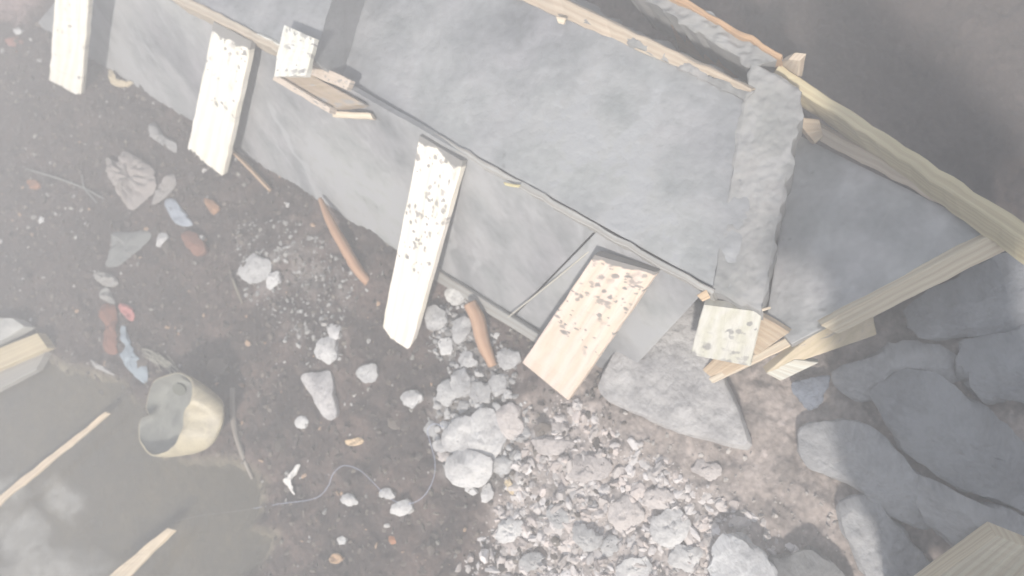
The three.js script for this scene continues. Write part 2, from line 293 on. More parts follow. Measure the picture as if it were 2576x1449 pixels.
{
  const cs = [[0, 0], [2576, 0], [0, 1449], [2576, 1449]].map(c => at(...c)), pad = 0.25;
  const axis = (a, b, st) => { const o = []; for (const e of [-70, -40, -20, -10, -6, -4, -2.5, -1.4, -0.7, -0.3, -0.1]) o.push(a + e); const n = Math.ceil((b - a) / st); for (let i = 0; i <= n; i++) o.push(a + (b - a) * i / n); for (const e of [0.1, 0.3, 0.7, 1.4, 2.5, 4, 6, 10, 20, 40, 70]) o.push(b + e); return o; };
  const X = axis(Math.min(...cs.map(c => c.x)) - pad, Math.max(...cs.map(c => c.x)) + pad, 0.0068), Z = axis(Math.min(...cs.map(c => c.z)) - pad, Math.max(...cs.map(c => c.z)) + pad, 0.0068);
  const pos = new Float32Array(X.length * Z.length * 3), col = new Float32Array(X.length * Z.length * 3), uv = new Float32Array(X.length * Z.length * 2), idx = new Uint32Array((X.length - 1) * (Z.length - 1) * 6);
  let k = 0, m = 0;
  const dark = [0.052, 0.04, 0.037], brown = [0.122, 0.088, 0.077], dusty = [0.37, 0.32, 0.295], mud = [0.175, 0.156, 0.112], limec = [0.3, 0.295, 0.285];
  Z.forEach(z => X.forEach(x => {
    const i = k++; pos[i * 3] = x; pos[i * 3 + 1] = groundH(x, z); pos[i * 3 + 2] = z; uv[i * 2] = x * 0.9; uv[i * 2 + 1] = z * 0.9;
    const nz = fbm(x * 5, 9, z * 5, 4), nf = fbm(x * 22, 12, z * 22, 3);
    const b = sm(-0.2, 0.35, nz + 0.05 + 0.5 * nf) * lerp(0.35, 1, sm(0.05, -0.5, inside(darkPoly, x, z))) * lerp(0.1, 1, sm(0.02, -0.05, inside(shadePaintPoly, x, z))), d = sm(-0.12, 0.16, inside(dustPoly, x, z) + 0.22 * nz + 0.14 * nf), w = sm(-0.05, 0.02, inside(puddlePoly, x, z) + 0.03 * nz);
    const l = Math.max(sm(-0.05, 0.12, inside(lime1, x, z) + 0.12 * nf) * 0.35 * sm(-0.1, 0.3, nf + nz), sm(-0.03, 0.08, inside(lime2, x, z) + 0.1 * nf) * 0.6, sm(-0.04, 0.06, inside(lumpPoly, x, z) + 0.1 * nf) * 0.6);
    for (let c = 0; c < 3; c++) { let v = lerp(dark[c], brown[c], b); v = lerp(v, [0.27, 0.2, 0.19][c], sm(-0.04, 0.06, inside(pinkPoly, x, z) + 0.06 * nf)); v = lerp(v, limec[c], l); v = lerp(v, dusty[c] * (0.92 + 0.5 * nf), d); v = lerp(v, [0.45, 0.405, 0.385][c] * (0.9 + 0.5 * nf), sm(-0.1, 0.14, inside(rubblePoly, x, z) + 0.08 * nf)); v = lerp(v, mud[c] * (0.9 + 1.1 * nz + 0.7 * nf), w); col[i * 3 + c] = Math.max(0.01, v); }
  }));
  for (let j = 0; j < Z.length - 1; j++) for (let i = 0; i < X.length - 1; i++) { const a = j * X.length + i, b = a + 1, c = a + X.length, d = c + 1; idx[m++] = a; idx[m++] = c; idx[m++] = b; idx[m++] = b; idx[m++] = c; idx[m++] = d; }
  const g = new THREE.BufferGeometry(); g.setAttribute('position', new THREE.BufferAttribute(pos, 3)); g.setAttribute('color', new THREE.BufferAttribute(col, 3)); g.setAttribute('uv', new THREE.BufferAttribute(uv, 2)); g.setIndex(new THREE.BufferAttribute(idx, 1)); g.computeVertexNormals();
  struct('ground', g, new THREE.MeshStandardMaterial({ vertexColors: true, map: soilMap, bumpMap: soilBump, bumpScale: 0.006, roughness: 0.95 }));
}
// the puddle
{
  const shp = new THREE.Shape(puddlePoly.map(([x, z]) => new THREE.Vector2(x, -z)));
  const cx = puddlePoly.reduce((a, p) => a + p[0], 0) / puddlePoly.length, cz = puddlePoly.reduce((a, p) => a + p[1], 0) / puddlePoly.length;
  const big = new THREE.Shape(puddlePoly.map(([x, z]) => { const l = Math.hypot(x - cx, z - cz); return new THREE.Vector2(x + (x - cx) / l * 0.06, -(z + (z - cz) / l * 0.06)); }));
  const g = new THREE.ShapeGeometry(big); g.rotateX(-Math.PI / 2); g.translate(0, WATER, 0);
  struct('water', g, new THREE.MeshPhysicalMaterial({ color: rgb(0.52, 0.49, 0.41), roughness: 0.05, transmission: 0.9, thickness: 0, ior: 1.33, bumpMap: concBump, bumpScale: 0.0008 }));
}

// ---------------------------------------------------------------- concrete steps
const H1 = 0.5, H2 = 0.36, H3 = 0.22;
const cGrey = concrete(0.262, 0.27, 0.278, 0.65, 0.012), cRough = concrete(0.25, 0.25, 0.248, 0.9, 0.01), cDark = concrete(0.25, 0.255, 0.26, 0.85, 0.006), cPanel = concrete(0.28, 0.285, 0.29, 0.75, 0.004);
{
  const t = thing('concrete_steps', 'long grey freshly poured concrete steps inside wooden formwork', 'steps');
  mesh('tread', pour(...q([300, -70, H1], [788, 152, H1], [870, -120, H1], [560, -260, H1]), 0.3, { amp: 0.005, sd: 2 }), cGrey, t);
  mesh('tread', pour(...q([798, 168, H2], [1835, 745, H2], [1945, 262, H2], [860, -240, H2]), 0.3, { nu: 110, nv: 70, amp: 0.006, fr: 5, sd: 4 }), cGrey, t);
  mesh('tread', pour(...q([1930, 790, H3], [1992, 866, H3], [2522, 594, H3], [2000, 335, H3]), 0.2, { amp: 0.004, sd: 7 }), concrete(0.4, 0.4, 0.39, 0.6, 0.01), t);  // lowest tread: paler colour painted in to lift the shade on it
  mesh('lip', pour(...q([1790, 722, H2 + 0.003], [1918, 792, H2 - 0.004], [2022, 232, H2 + 0.004], [1888, 150, H2 + 0.01]), 0.3, { nu: 36, nv: 130, amp: 0.007, fr: 12, fine: 0.003, edge: 0.006, sd: 9 }), cRough, t);
  mesh('edge_strip', pour(...q([1560, -40, H2], [1900, 172, H2 + 0.005], [1965, 148, H2 + 0.01], [1660, -40, H2 + 0.01]), 0.3, { nu: 90, nv: 20, amp: 0.012, fr: 14, fine: 0.006, edge: 0.006, sd: 12 }), cRough, t);
  mesh('edge_fillet', pour(...q([1300, -25, H2 + 0.004], [1880, 262, H2 + 0.003], [1890, 238, H2 + 0.02], [1330, -45, H2 + 0.02]), 0.1, { nu: 120, nv: 6, amp: 0.012, fr: 18, fine: 0.006, edge: 0.008, sd: 15 }), cRough, t);
}
// smeared side of the formwork
{
  const t = thing('formwork_panel', 'long grey cement-smeared board leaning behind the bright stakes', 'panel');
  mesh('sheet', pour(...q([90, 62, 0.0], [1278, 806, 0.0], [1500, 576, 0.34], [250, -133, 0.48]), 0.02, { nu: 120, nv: 40, amp: 0.004, fine: 0.0012, sd: 20 }), cPanel, t);
  const t2 = thing('formwork_panel', 'short grey smeared board at the seam behind the widest stake', 'panel');
  mesh('sheet', pour(...q([1284, 806, 0.0], [1560, 960, 0.0], [1770, 735, 0.33], [1504, 580, 0.335]), 0.02, { nu: 40, nv: 40, amp: 0.003, fine: 0.0012, sd: 23 }), cPanel, t2);
}
const wPale = wood(0.66, 0.57, 0.44), wTan = wood(0.47, 0.37, 0.26), wOrange = wood(0.46, 0.29, 0.16), wBeige = wood(0.45, 0.375, 0.29), wOlive = wood(0.5, 0.43, 0.27), wGrey = wood(0.3, 0.29, 0.265), wBark = wood(0.42, 0.25, 0.155);
function board(name, corners, t, mat, label, cat = 'board', o = {}) {
  const g = thing(name, label, cat); const geo = plank(...q(...corners), t, o); mesh('plank', geo, mat, g); return g;
}
const one = (name, corners, t, mat, label, cat = 'board', group, o = {}) => solid(name, plank(...q(...corners), t, o), mat, label, cat, group);
// edge boards along the steps
one('form_board', [[835, 186, H2 + 0.008], [1795, 728, H2 + 0.008], [1787, 742, H2 + 0.008], [826, 201, H2 + 0.008]], 0.14, wood(0.33, 0.325, 0.31), 'cement-stained edge board along the front of the middle concrete step', 'board', undefined, { n: 40, wob: 0.003 });
one('form_board', [[430, -28, H1 + 0.008], [718, 118, H1 + 0.008], [710, 134, H1 + 0.008], [420, -8, H1 + 0.008]], 0.1, wood(0.45, 0.39, 0.31), 'pale edge board along the front of the upper step', 'board', undefined, { n: 20, wob: 0.003 });
one('form_board', [[1300, -60, H2 + 0.035], [1893, 224, H2 + 0.03], [1886, 244, H2 + 0.004], [1290, -5, H2 + 0.004]], 0.022, wBeige, 'beige board lining the narrow dark slot behind the middle step', 'board', undefined, { n: 24, wob: 0.003 });
one('form_board', [[1660, -22, H2 + 0.02], [1965, 148, H2 + 0.02], [1970, 137, H2 + 0.02], [1668, -34, H2 + 0.02]], 0.3, wOrange, 'thin orange-brown plank edge outside the rough mortar strip', 'board', undefined, { n: 20, wob: 0.003 });
one('form_board', [[1962, 162, H2 - 0.02], [2640, 602, H3 + 0.05], [2640, 665, H3 + 0.02], [2040, 245, H3 + 0.02]], 0.03, wOlive, 'broad olive-grey plank running along the back of the lowest step', 'board', undefined, { n: 24, wob: 0.003 });
one('form_board', [[2030, 300, H3 + 0.04], [2520, 562, H3 + 0.02], [2508, 592, H3 + 0.01], [2040, 345, H3 + 0.02]], 0.03, wBeige, 'beige cement-stained board lining the back of the lowest step', 'board', undefined, { n: 24, wob: 0.003 });

// ---------------------------------------------------------------- stakes
const stakeGroup = undefined;
function stake(c, t, mat, label, group) { return one('wooden_stake', c, t, mat, label, 'stake', group, { unit: true, n: 16, wob: 0.0015, bev: 0.003 }); }
stake([[123, 200, 0.0], [140, -30, 0.5], [226, -30, 0.5], [203, 243, 0.0]], 0.022, splattered(0.84, 0.8, 0.72, 12, 0.9, 3, 1.3), 'clean sunlit plank stake nearest the upper left corner', undefined);
stake([[471, 375, 0.0], [537, 55, 0.49], [632, 104, 0.49], [560, 443, 0.0]], 0.024, splattered(0.84, 0.8, 0.72, 70, 0.55, 5, 0.93), 'sunlit plank stake against the step corner with cement smears at its top', undefined);
stake([[958, 836, 0.0], [1055, 340, 0.38], [1163, 405, 0.38], [1030, 880, 0.0]], 0.026, splattered(0.84, 0.78, 0.7, 190, 0.6, 7, 0.965), 'longest sunlit plank stake, tapering, with many cement spots on its upper half', undefined);
stake([[1313, 912, 0.02], [1495, 640, 0.34], [1652, 684, 0.34], [1430, 1006, 0.02]], 0.024, splattered(0.7, 0.57, 0.48, 150, 0.62, 11, 0.965), 'widest tilted plank stake, pinkish with cement spots and knots', undefined);

// ---------------------------------------------------------------- timber at the step corner
const grey2 = [0.2, 0.197, 0.193], sPale = splattered(0.66, 0.65, 0.6, 40, 1, 15, 1.05, grey2, 1.6, 2), sPink = splattered(0.58, 0.49, 0.41, 40, 1, 17, 1.2, grey2, 4, 2.4), sGreen = splattered(0.55, 0.54, 0.48, 22, 0.8, 19, 1.1, grey2, 1, 1.5), sBoard = splattered(0.55, 0.46, 0.32, 26, 1, 23, 1.2, grey2, 3, 1.4);
one('stake_top', [[688, 192, H1 + 0.01], [712, 62, H1 + 0.05], [790, 98, H1 + 0.05], [768, 190, H1 + 0.01]], 0.024, sPale, 'pale smeared upright plank end at the corner of the upper step', 'stake', undefined, { unit: true, wob: 0.003 });
one('wooden_cleat', [[688, 196, 0.415], [826, 274, 0.4], [918, 262, 0.4], [775, 184, 0.42]], 0.035, splattered(0.38, 0.3, 0.22, 24, 1, 29, 1.1, [0.26, 0.255, 0.25], 2, 2.6), 'flat brown cleat nailed below the upright plank end', 'cleat', undefined, { unit: true });
one('wooden_cleat', [[684, 200, 0.425], [828, 285, 0.41], [832, 271, 0.415], [692, 186, 0.43]], 0.03, sPink, 'pinkish spotted batten along the outer edge of the flat brown cleat', 'cleat', undefined, { unit: true });
one('wooden_cleat', [[838, 278, 0.385], [930, 284, 0.385], [938, 299, 0.38], [836, 294, 0.38]], 0.02, wPale, 'small cream timber end under the brown cleat', 'cleat');
one('wooden_cleat', [[788, 158, 0.43], [884, 202, 0.42], [872, 226, 0.41], [780, 188, 0.42]], 0.02, sPink, 'pinkish spotted cleat beside the foot of the upper riser', 'cleat', undefined, { unit: true });
one('wooden_cleat', [[648, 84, H1 + 0.01], [716, 118, H1 + 0.01], [702, 134, H1 - 0.005], [632, 97, H1 - 0.005]], 0.015, sPale, 'white smeared strip between the second stake and the upright plank end', 'cleat', undefined, { unit: true });
one('base_board', [[1080, 668, 0.045], [1356, 842, 0.045], [1350, 866, 0.025], [1078, 696, 0.025]], 0.02, wood(0.3, 0.298, 0.285), 'grey smeared base board along the panel foot right of the longest stake');
solid('wood_chip', plank(...q([1398, 40, H2 + 0.035], [1424, 46, H2 + 0.035], [1418, 62, H2 + 0.03], [1404, 58, H2 + 0.03]), 0.006), wPale, 'cream chip on the beige board lining the dark slot', 'chip');
solid('wood_chip', plank(...q([1266, 458, H2 + 0.02], [1308, 464, H2 + 0.02], [1304, 471, H2 + 0.02], [1270, 466, H2 + 0.02]), 0.004), wood(0.6, 0.54, 0.3), 'tiny yellowish splinter on the front edge board of the middle step', 'chip');
solid('wood_chip', plank(...q([1916, 778, H2 + 0.01], [1938, 770, H2 + 0.01], [1940, 776, H2 + 0.01], [1918, 785, H2 + 0.01]), 0.004), wPale, 'tiny cream splinter at the lower end of the mortar lip', 'chip');
solid('wood_chip', plank(...q([1752, 742, H2 + 0.01], [1775, 728, H2 + 0.01], [1785, 748, H2 + 0.01], [1765, 758, H2 + 0.01]), 0.01), wood(0.6, 0.44, 0.28), 'small orange wood corner above the square pale board end', 'chip');
// lower right boards
one('board_end', [[1770, 767, 0.3], [1736, 892, 0.16], [1889, 921, 0.16], [1917, 785, 0.3]], 0.024, sGreen, 'square pale board end with grey cement spots below the lip', 'board', undefined, { unit: true });
one('wood_block', [[1905, 790, 0.24], [1984, 836, 0.24], [1902, 896, 0.16], [1880, 880, 0.16]], 0.02, wTan, 'brown wedge of wood behind the square pale board end', 'board');
one('brace_board', [[1738, 974, 0.06], [2090, 788, 0.2], [2110, 812, 0.2], [1748, 986, 0.06]], 0.03, wPale, 'long pale brace with a pointed tip beneath the square board end', 'board', undefined, { n: 20 });
one('brace_board', [[1728, 966, 0.05], [1800, 895, 0.1], [1890, 912, 0.13], [1752, 984, 0.05]], 0.02, wood(0.55, 0.42, 0.28), 'short orange-tan board end sticking out under the square pale board', 'board');
one('end_board', [[1926, 939, 0.14], [2080, 812, 0.2], [2196, 786, 0.2], [2206, 842, 0.14]], 0.03, sBoard, 'thick beige board with dark spots at the foot of the lowest step', 'board', undefined, { n: 16, unit: true });
one('board_end', [[1926, 940, 0.135], [1962, 959, 0.125], [2060, 912, 0.135], [2000, 905, 0.15]], 0.03, wood(0.58, 0.57, 0.5), 'pale sawn end of the thick beige board near the rocks', 'board');
one('end_rail', [[2066, 818, H3 + 0.02], [2500, 588, H3 + 0.02], [2536, 628, H3 - 0.01], [2110, 842, H3 - 0.01]], 0.05, wood(0.66, 0.57, 0.42), 'pale timber rail closing the right end of the lowest step', 'rail', undefined, { n: 24 });
one('wooden_stake', [[1965, 148, 0.3], [2000, 132, 0.42], [2030, 136, 0.42], [2020, 190, 0.3]], 0.02, wood(0.52, 0.43, 0.33), 'broken stake top behind the outer corner of the formwork', 'stake');
one('wood_stub', [[1996, 292, H3 + 0.08], [2062, 300, H3 + 0.06], [2070, 345, H3 + 0.03], [2050, 362, H3 + 0.04]], 0.03, wTan, 'broken beige timber stub at the back of the lip', 'board');
// left edge and puddle
one('timber', [[-80, 905, 0.05], [93, 838, 0.05], [120, 876, 0.04], [-80, 962, 0.04]], 0.04, wood(0.5, 0.42, 0.27), 'tan timber end entering at the left edge', 'timber');
one('concrete_block', [[-80, 800, 0.06], [30, 800, 0.06], [62, 822, 0.05], [-80, 905, 0.05]], 0.05, concrete(0.42, 0.42, 0.39), 'pale slab corner above the tan timber at the left edge', 'block');
one('timber', [[-80, 1020, 0.01], [90, 930, 0.01], [118, 880, 0.01], [-80, 960, 0.01]], 0.03, wGrey, 'dull grey timber below the tan one at the left edge', 'timber');
one('wooden_bar', [[-60, 1292, 0.06], [263, 1035, 0.03], [273, 1042, 0.028], [-52, 1312, 0.055]], 0.014, wood(0.62, 0.5, 0.36), 'long thin sunlit bar slanting over the left of the puddle', 'bar', undefined, { n: 20, wob: 0.0025 });
one('wooden_bar', [[225, 1485, 0.08], [420, 1330, 0.04], [438, 1333, 0.038], [285, 1490, 0.078]], 0.014, wood(0.7, 0.58, 0.42), 'short bright bar over the lower edge of the puddle', 'bar', undefined, { n: 20, wob: 0.0025 });
function blotch(x, y, a, b, w, sd, label) {  // soft-edged pale translucent blotch laid just above the water
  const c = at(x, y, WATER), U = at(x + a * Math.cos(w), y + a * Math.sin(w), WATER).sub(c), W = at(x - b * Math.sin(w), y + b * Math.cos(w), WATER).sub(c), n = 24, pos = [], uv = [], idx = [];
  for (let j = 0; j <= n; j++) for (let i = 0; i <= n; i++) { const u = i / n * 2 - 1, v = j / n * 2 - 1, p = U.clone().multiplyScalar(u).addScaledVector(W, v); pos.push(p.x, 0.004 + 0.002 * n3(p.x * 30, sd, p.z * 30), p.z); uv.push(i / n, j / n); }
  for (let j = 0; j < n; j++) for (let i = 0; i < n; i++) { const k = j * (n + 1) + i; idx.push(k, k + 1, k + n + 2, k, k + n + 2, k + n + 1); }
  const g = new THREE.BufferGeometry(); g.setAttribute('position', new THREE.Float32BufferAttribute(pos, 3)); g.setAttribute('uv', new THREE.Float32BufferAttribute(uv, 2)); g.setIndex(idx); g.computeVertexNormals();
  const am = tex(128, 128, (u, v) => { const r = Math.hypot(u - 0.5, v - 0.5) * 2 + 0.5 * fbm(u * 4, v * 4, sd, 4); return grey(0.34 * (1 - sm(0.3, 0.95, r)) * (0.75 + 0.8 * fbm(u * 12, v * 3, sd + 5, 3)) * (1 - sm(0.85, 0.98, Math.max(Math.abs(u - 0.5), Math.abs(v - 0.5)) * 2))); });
  const m = mesh('pale_blotch', g, new THREE.MeshStandardMaterial({ color: rgb(0.6, 0.6, 0.57), roughness: 0.6, alphaMap: am, transparent: true })); m.position.copy(c); tag(m, label, 'blotch');
}
blotch(10, 1235, 90, 50, 0.1, 31, 'small bluish-white blotch at the left edge below the long bar');
blotch(60, 1345, 100, 95, 0.9, 33, 'rounded whitish blotch in the lower left of the puddle');
blotch(120, 1440, 190, 80, -0.1, 35, 'broad whitish blotch along the bottom left corner of the puddle');
blotch(160, 1255, 90, 55, 0.7, 37, 'faint brownish blotch below the middle of the long bar');
// ---------------------------------------------------------------- cut jerrycan
{
  const mouth = [[422, 942], [461, 939], [486, 969], [481, 1013], [466, 1034], [459, 1082], [437, 1124], [402, 1145], [378, 1145], [353, 1111], [348, 1072], [358, 1052], [375, 1042], [368, 1028], [373, 993], [383, 964]];
  const hM = (x, y) => 0.03 + 0.15 * clamp((x - 345) / 140);
  const M = new THREE.CatmullRomCurve3(mouth.map(([x, y]) => at(x, y, hM(x, y))), true, 'centripetal').getSpacedPoints(72).slice(0, 72);
  const cM = M.reduce((a, p) => a.add(p), V(0, 0, 0)).multiplyScalar(1 / 72);
  const far = [[470, 962], [505, 968], [540, 990], [572, 1020], [575, 1050], [566, 1085], [545, 1120], [510, 1138], [470, 1143], [440, 1142], [420, 1120], [410, 1090], [405, 1060], [408, 1030], [420, 1000], [440, 975]];
  const hF = (x, y) => 0.004 + 0.085 * clamp((x - 400) / 175);
  const B = new THREE.CatmullRomCurve3(far.map(([x, y]) => at(x, y, hF(x, y))), true, 'centripetal').getSpacedPoints(72).slice(0, 72);
  // start both outlines at the same side
  const dirM = p => Math.atan2(p.z - cM.z, p.x - cM.x), cB = B.reduce((a, p) => a.add(p), V(0, 0, 0)).multiplyScalar(1 / 72); let best = 0, bs = 1e9;
  for (let k = 0; k < 72; k++) { let s = 0; for (let i = 0; i < 72; i += 6) { const u = M[i].clone().sub(cM), w = B[(i + k) % 72].clone().sub(cB); s += u.distanceTo(w); } if (s < bs) { bs = s; best = k; } }
  const pos = [], idx = [], R = 14, put = p => pos.push(p.x, p.y, p.z);
  const pt = (r, i, inn) => { const s = r / R, p = M[i].clone().lerp(B[(i + best) % 72], s), c = cM.clone().lerp(cB, s); const belly = 1 + 0.05 * Math.sin(s * Math.PI) - 0.1 * sm(0.85, 1, s) - (inn ? 0.035 : 0); const o = c.clone().add(p.sub(c).multiplyScalar(belly)); if (r === 0) o.y += 0.006 * n3(i * 0.4, 2, 1); return o; };
  for (let s = 0; s < 2; s++) { for (let r = 0; r <= R; r++) for (let i = 0; i < 72; i++) put(pt(r, i, s)); put(cB.clone().lerp(cM, s ? 0.05 : 0)); }
  const S = (R + 1) * 72 + 1;
  const idxIn = [];
  for (let s = 0; s < 2; s++) { const idx2 = idx; for (let r = 0; r < R; r++) for (let i = 0; i < 72; i++) { const idx = s ? idxIn : idx2; const a = s * S + r * 72 + i, b = s * S + r * 72 + (i + 1) % 72; idx.push(a, b, a + 72, b, b + 72, a + 72); } for (let i = 0; i < 72; i++) (s ? idxIn : idx2).push(s * S + R * 72 + i, s * S + R * 72 + (i + 1) % 72, s * S + S - 1); }
  for (let i = 0; i < 72; i++) { const a = i, b = (i + 1) % 72; idx.push(a, a + S, b, b, a + S, b + S); }
  const g = new THREE.BufferGeometry(); g.setAttribute('position', new THREE.Float32BufferAttribute(pos, 3)); g.setIndex(idx);
  const uv = []; for (let i = 0; i < pos.length; i += 3) uv.push(pos[i] * 2 + pos[i + 1], pos[i + 2] * 2); g.setAttribute('uv', new THREE.Float32BufferAttribute(uv, 2)); g.computeVertexNormals();
  const t = thing('jerrycan', 'cut-open cream plastic jerrycan lying on the soil beside the puddle', 'jerrycan', V(cB.x, 0, cB.z));
  g.translate(-cB.x, 0, -cB.z); const gIn = g.clone(); gIn.setIndex(idxIn); gIn.computeVertexNormals();
  const can = new THREE.MeshPhysicalMaterial({ color: rgb(0.41, 0.36, 0.245), roughness: 0.5, map: rockMap });
  mesh('can_body', g, can, t);
  tag(mesh('can_inside', gIn, new THREE.MeshStandardMaterial({ color: rgb(0.2, 0.205, 0.18), roughness: 0.7, map: rockMap }), t), 'dull darker greenish-grey inside');
  // solid disc painted dark for the shade inside the filler hole
  const hole = at(452, 978, 0.115), hg = new THREE.CylinderGeometry(0.024, 0.022, 0.012, 24); hg.rotateX(0.5); hg.rotateZ(0.5); hg.translate(hole.x - cB.x, hole.y, hole.z - cB.z);
  mesh('dark_hole_disc', hg, plain(0.1, 0.105, 0.085, 0.9), t);
}

// ---------------------------------------------------------------- sticks, pegs, thread
const gl = (x, y, up = 0.01) => { const p = at(x, y, 0); const h = groundH(p.x, p.z); return at(x, y, h + up); };
solid('wooden_peg', rod([at(805, 500, 0.05), at(832, 560, 0.05), at(872, 632, 0.03), at(905, 685, 0.015), at(928, 712, 0.0)], [0.008, 0.015, 0.018, 0.02, 0.016], { wob: 0.12, sd: 1 }), wBark, 'reddish barked stick lying between the second and third stakes', 'stick');
solid('wooden_peg', rod([at(1182, 762, 0.06), at(1200, 800, 0.05), at(1216, 860, 0.03), at(1240, 920, 0.0)], [0.021, 0.024, 0.022, 0.015], { wob: 0.14, sd: 5 }), wood(0.44, 0.27, 0.17), 'short barked peg at the panel foot right of the longest stake', 'stick');
solid('wooden_peg', rod([at(582, 378, 0.05), at(630, 425, 0.03), at(682, 480, 0.005)], [0.013, 0.017, 0.016], { squash: 0.45, sd: 8 }), wood(0.5, 0.35, 0.23), 'tan lath lying right of the second stake', 'stick');
solid('twig', rod([gl(585, 975), gl(588, 1060), gl(605, 1130), gl(635, 1205)], [0.009, 0.011, 0.009, 0.005], { wob: 0.1, sd: 12 }), wood(0.3, 0.27, 0.235), 'grey twig beside the jerrycan on the soil', 'stick');
solid('twig', rod([gl(578, 680), gl(592, 720), gl(610, 765)], [0.004, 0.005, 0.003], { sd: 14 }), wood(0.24, 0.22, 0.17), 'small dull twig on the dark soil in the middle left', 'stick');
solid('twig', rod([gl(65, 425), gl(150, 450), gl(215, 475), gl(262, 500)], [0.003, 0.004, 0.004, 0.003], { sd: 16 }), wood(0.26, 0.27, 0.26), 'thin grey root on the dark soil at the far left', 'stick');
solid('twig', rod([gl(205, 440), gl(212, 470), gl(245, 512)], [0.003, 0.004, 0.003], { sd: 18 }), wood(0.26, 0.27, 0.26), 'short grey root crossing the thin root at the left', 'stick');
{ const tp = [[440, 1312], [500, 1298], [600, 1285], [700, 1268], [800, 1250], [826, 1222], [838, 1192], [862, 1172], [900, 1180], [940, 1215], [975, 1250], [1020, 1268], [1062, 1252], [1090, 1205], [1094, 1160], [1082, 1112], [1076, 1080], [1092, 1066], [1130, 1082]].map(([x, y]) => gl(x, y, 0.012));
  solid('thread', new THREE.TubeGeometry(new THREE.CatmullRomCurve3(tp), 240, 0.0011, 6), plain(0.33, 0.36, 0.46, 0.5), 'thin blue thread winding over the soil from the puddle to the rubble', 'thread'); }
solid('thread', new THREE.TubeGeometry(new THREE.CatmullRomCurve3([at(1272, 803, 0.03), at(1380, 716, 0.17), at(1482, 632, 0.28)]), 30, 0.0022, 6), plain(0.42, 0.4, 0.34, 0.8), 'taut pale cord across the panel seam beside the widest stake', 'cord');
{ const parts = []; for (let i = 0; i < 46; i++) { const x = rr(372, 440), y = 890 + (x - 372) * 0.55 + rr(-12, 12), a = rr(0.2, 0.9), l = rr(12, 34); parts.push(new THREE.TubeGeometry(new THREE.CatmullRomCurve3([gl(x - l * Math.cos(a), y - l * Math.sin(a), 0.006 + rr(0, 0.01)), gl(x, y, 0.014 + rr(0, 0.01)), gl(x + l * Math.cos(a + 0.3), y + l * Math.sin(a + 0.3), 0.006)]), 6, 0.0011, 4)); }
  solid('straw', mergeGeometries(parts), plain(0.36, 0.35, 0.29, 0.9), 'tuft of dry straw just above the jerrycan', 'straw').userData.kind = 'stuff'; }

// ---------------------------------------------------------------- scraps on the soil
const scrap = (name, pts, mat, label, cat, o = {}) => solid(name, sheet(pts, 0.0, o), mat, label, cat);
scrap('crumpled_paper', [[272, 398], [300, 408], [318, 385], [345, 395], [372, 412], [392, 430], [398, 470], [375, 500], [340, 532], [318, 505], [300, 480], [280, 440]], plain(0.25, 0.225, 0.21, 0.9), 'crumpled greyish bag paper on the dark soil left of the second stake', 'paper', { amp: 0.028, fr: 34, sd: 3, n: 40 });
scrap('crumpled_paper', [[395, 482], [440, 440], [448, 455], [420, 495], [385, 515]], plain(0.22, 0.205, 0.195, 0.9), 'narrow torn flap beside the crumpled greyish bag paper', 'paper', { amp: 0.015, sd: 4 });
scrap('crumpled_paper', [[378, 315], [395, 312], [412, 340], [450, 365], [448, 385], [410, 365], [385, 345]], plain(0.24, 0.235, 0.23, 0.9), 'pale grey torn strip near the foot of the panel at upper left', 'paper', { amp: 0.015, sd: 6 });
scrap('cloth_rag', [[290, 590], [330, 585], [372, 582], [384, 592], [350, 630], [310, 665], [285, 672], [270, 668], [280, 630]], plain(0.15, 0.155, 0.15, 0.95), 'dull grey rag lying on dark soil in the left part', 'rag', { amp: 0.014, fr: 18, sd: 8 });
scrap('crumpled_paper', [[242, 690], [275, 688], [300, 712], [290, 722], [262, 718]], plain(0.24, 0.23, 0.215, 0.9), 'small pale paper scrap below the grey rag', 'paper', { amp: 0.012, sd: 9 });
scrap('crumpled_paper', [[255, 740], [272, 722], [285, 745], [290, 765], [262, 752]], plain(0.24, 0.235, 0.22, 0.9), 'second pale paper scrap just above the red-brown strip', 'paper', { amp: 0.012, sd: 10 });
scrap('plastic_strip', [[318, 818], [328, 850], [345, 885], [372, 925], [368, 965], [345, 950], [312, 910], [305, 890], [318, 875], [308, 830]], plain(0.22, 0.265, 0.3, 0.5), 'light blue plastic strip left of the jerrycan', 'plastic', { amp: 0.012, fr: 16, sd: 12 });
scrap('plastic_strip', [[262, 768], [292, 770], [300, 810], [300, 890], [272, 885], [266, 820]], plain(0.17, 0.075, 0.05, 0.9), 'red-brown strip beside the light blue plastic', 'plastic', { amp: 0.015, fr: 14, sd: 13 });
scrap('plastic_scrap', [[300, 770], [318, 765], [345, 790], [335, 808], [318, 796]], plain(0.34, 0.13, 0.12, 0.8), 'small pinkish-red scrap at the top of the red-brown strip', 'plastic', { amp: 0.01, sd: 14 });
scrap('plastic_scrap', [[236, 905], [255, 915], [285, 935], [292, 945], [270, 938], [248, 925]], plain(0.3, 0.29, 0.28, 0.7), 'thin whitish shard left of the light blue plastic', 'plastic', { amp: 0.008, sd: 15 });
scrap('crumpled_paper', [[745, 1172], [758, 1168], [750, 1190], [735, 1208], [742, 1245], [722, 1222], [712, 1208], [730, 1195]], plain(0.62, 0.6, 0.57, 0.9), 'torn white bow-shaped paper on dark soil right of the puddle', 'paper', { amp: 0.01, sd: 16, n: 30 });
scrap('plastic_scrap', [[415, 505], [440, 500], [465, 530], [485, 565], [460, 570], [430, 545]], plain(0.24, 0.27, 0.31, 0.55), 'smooth bluish-grey plate below the crumpled bag paper', 'plate', { amp: 0.008, fr: 6, t: 0.006, sd: 18 });
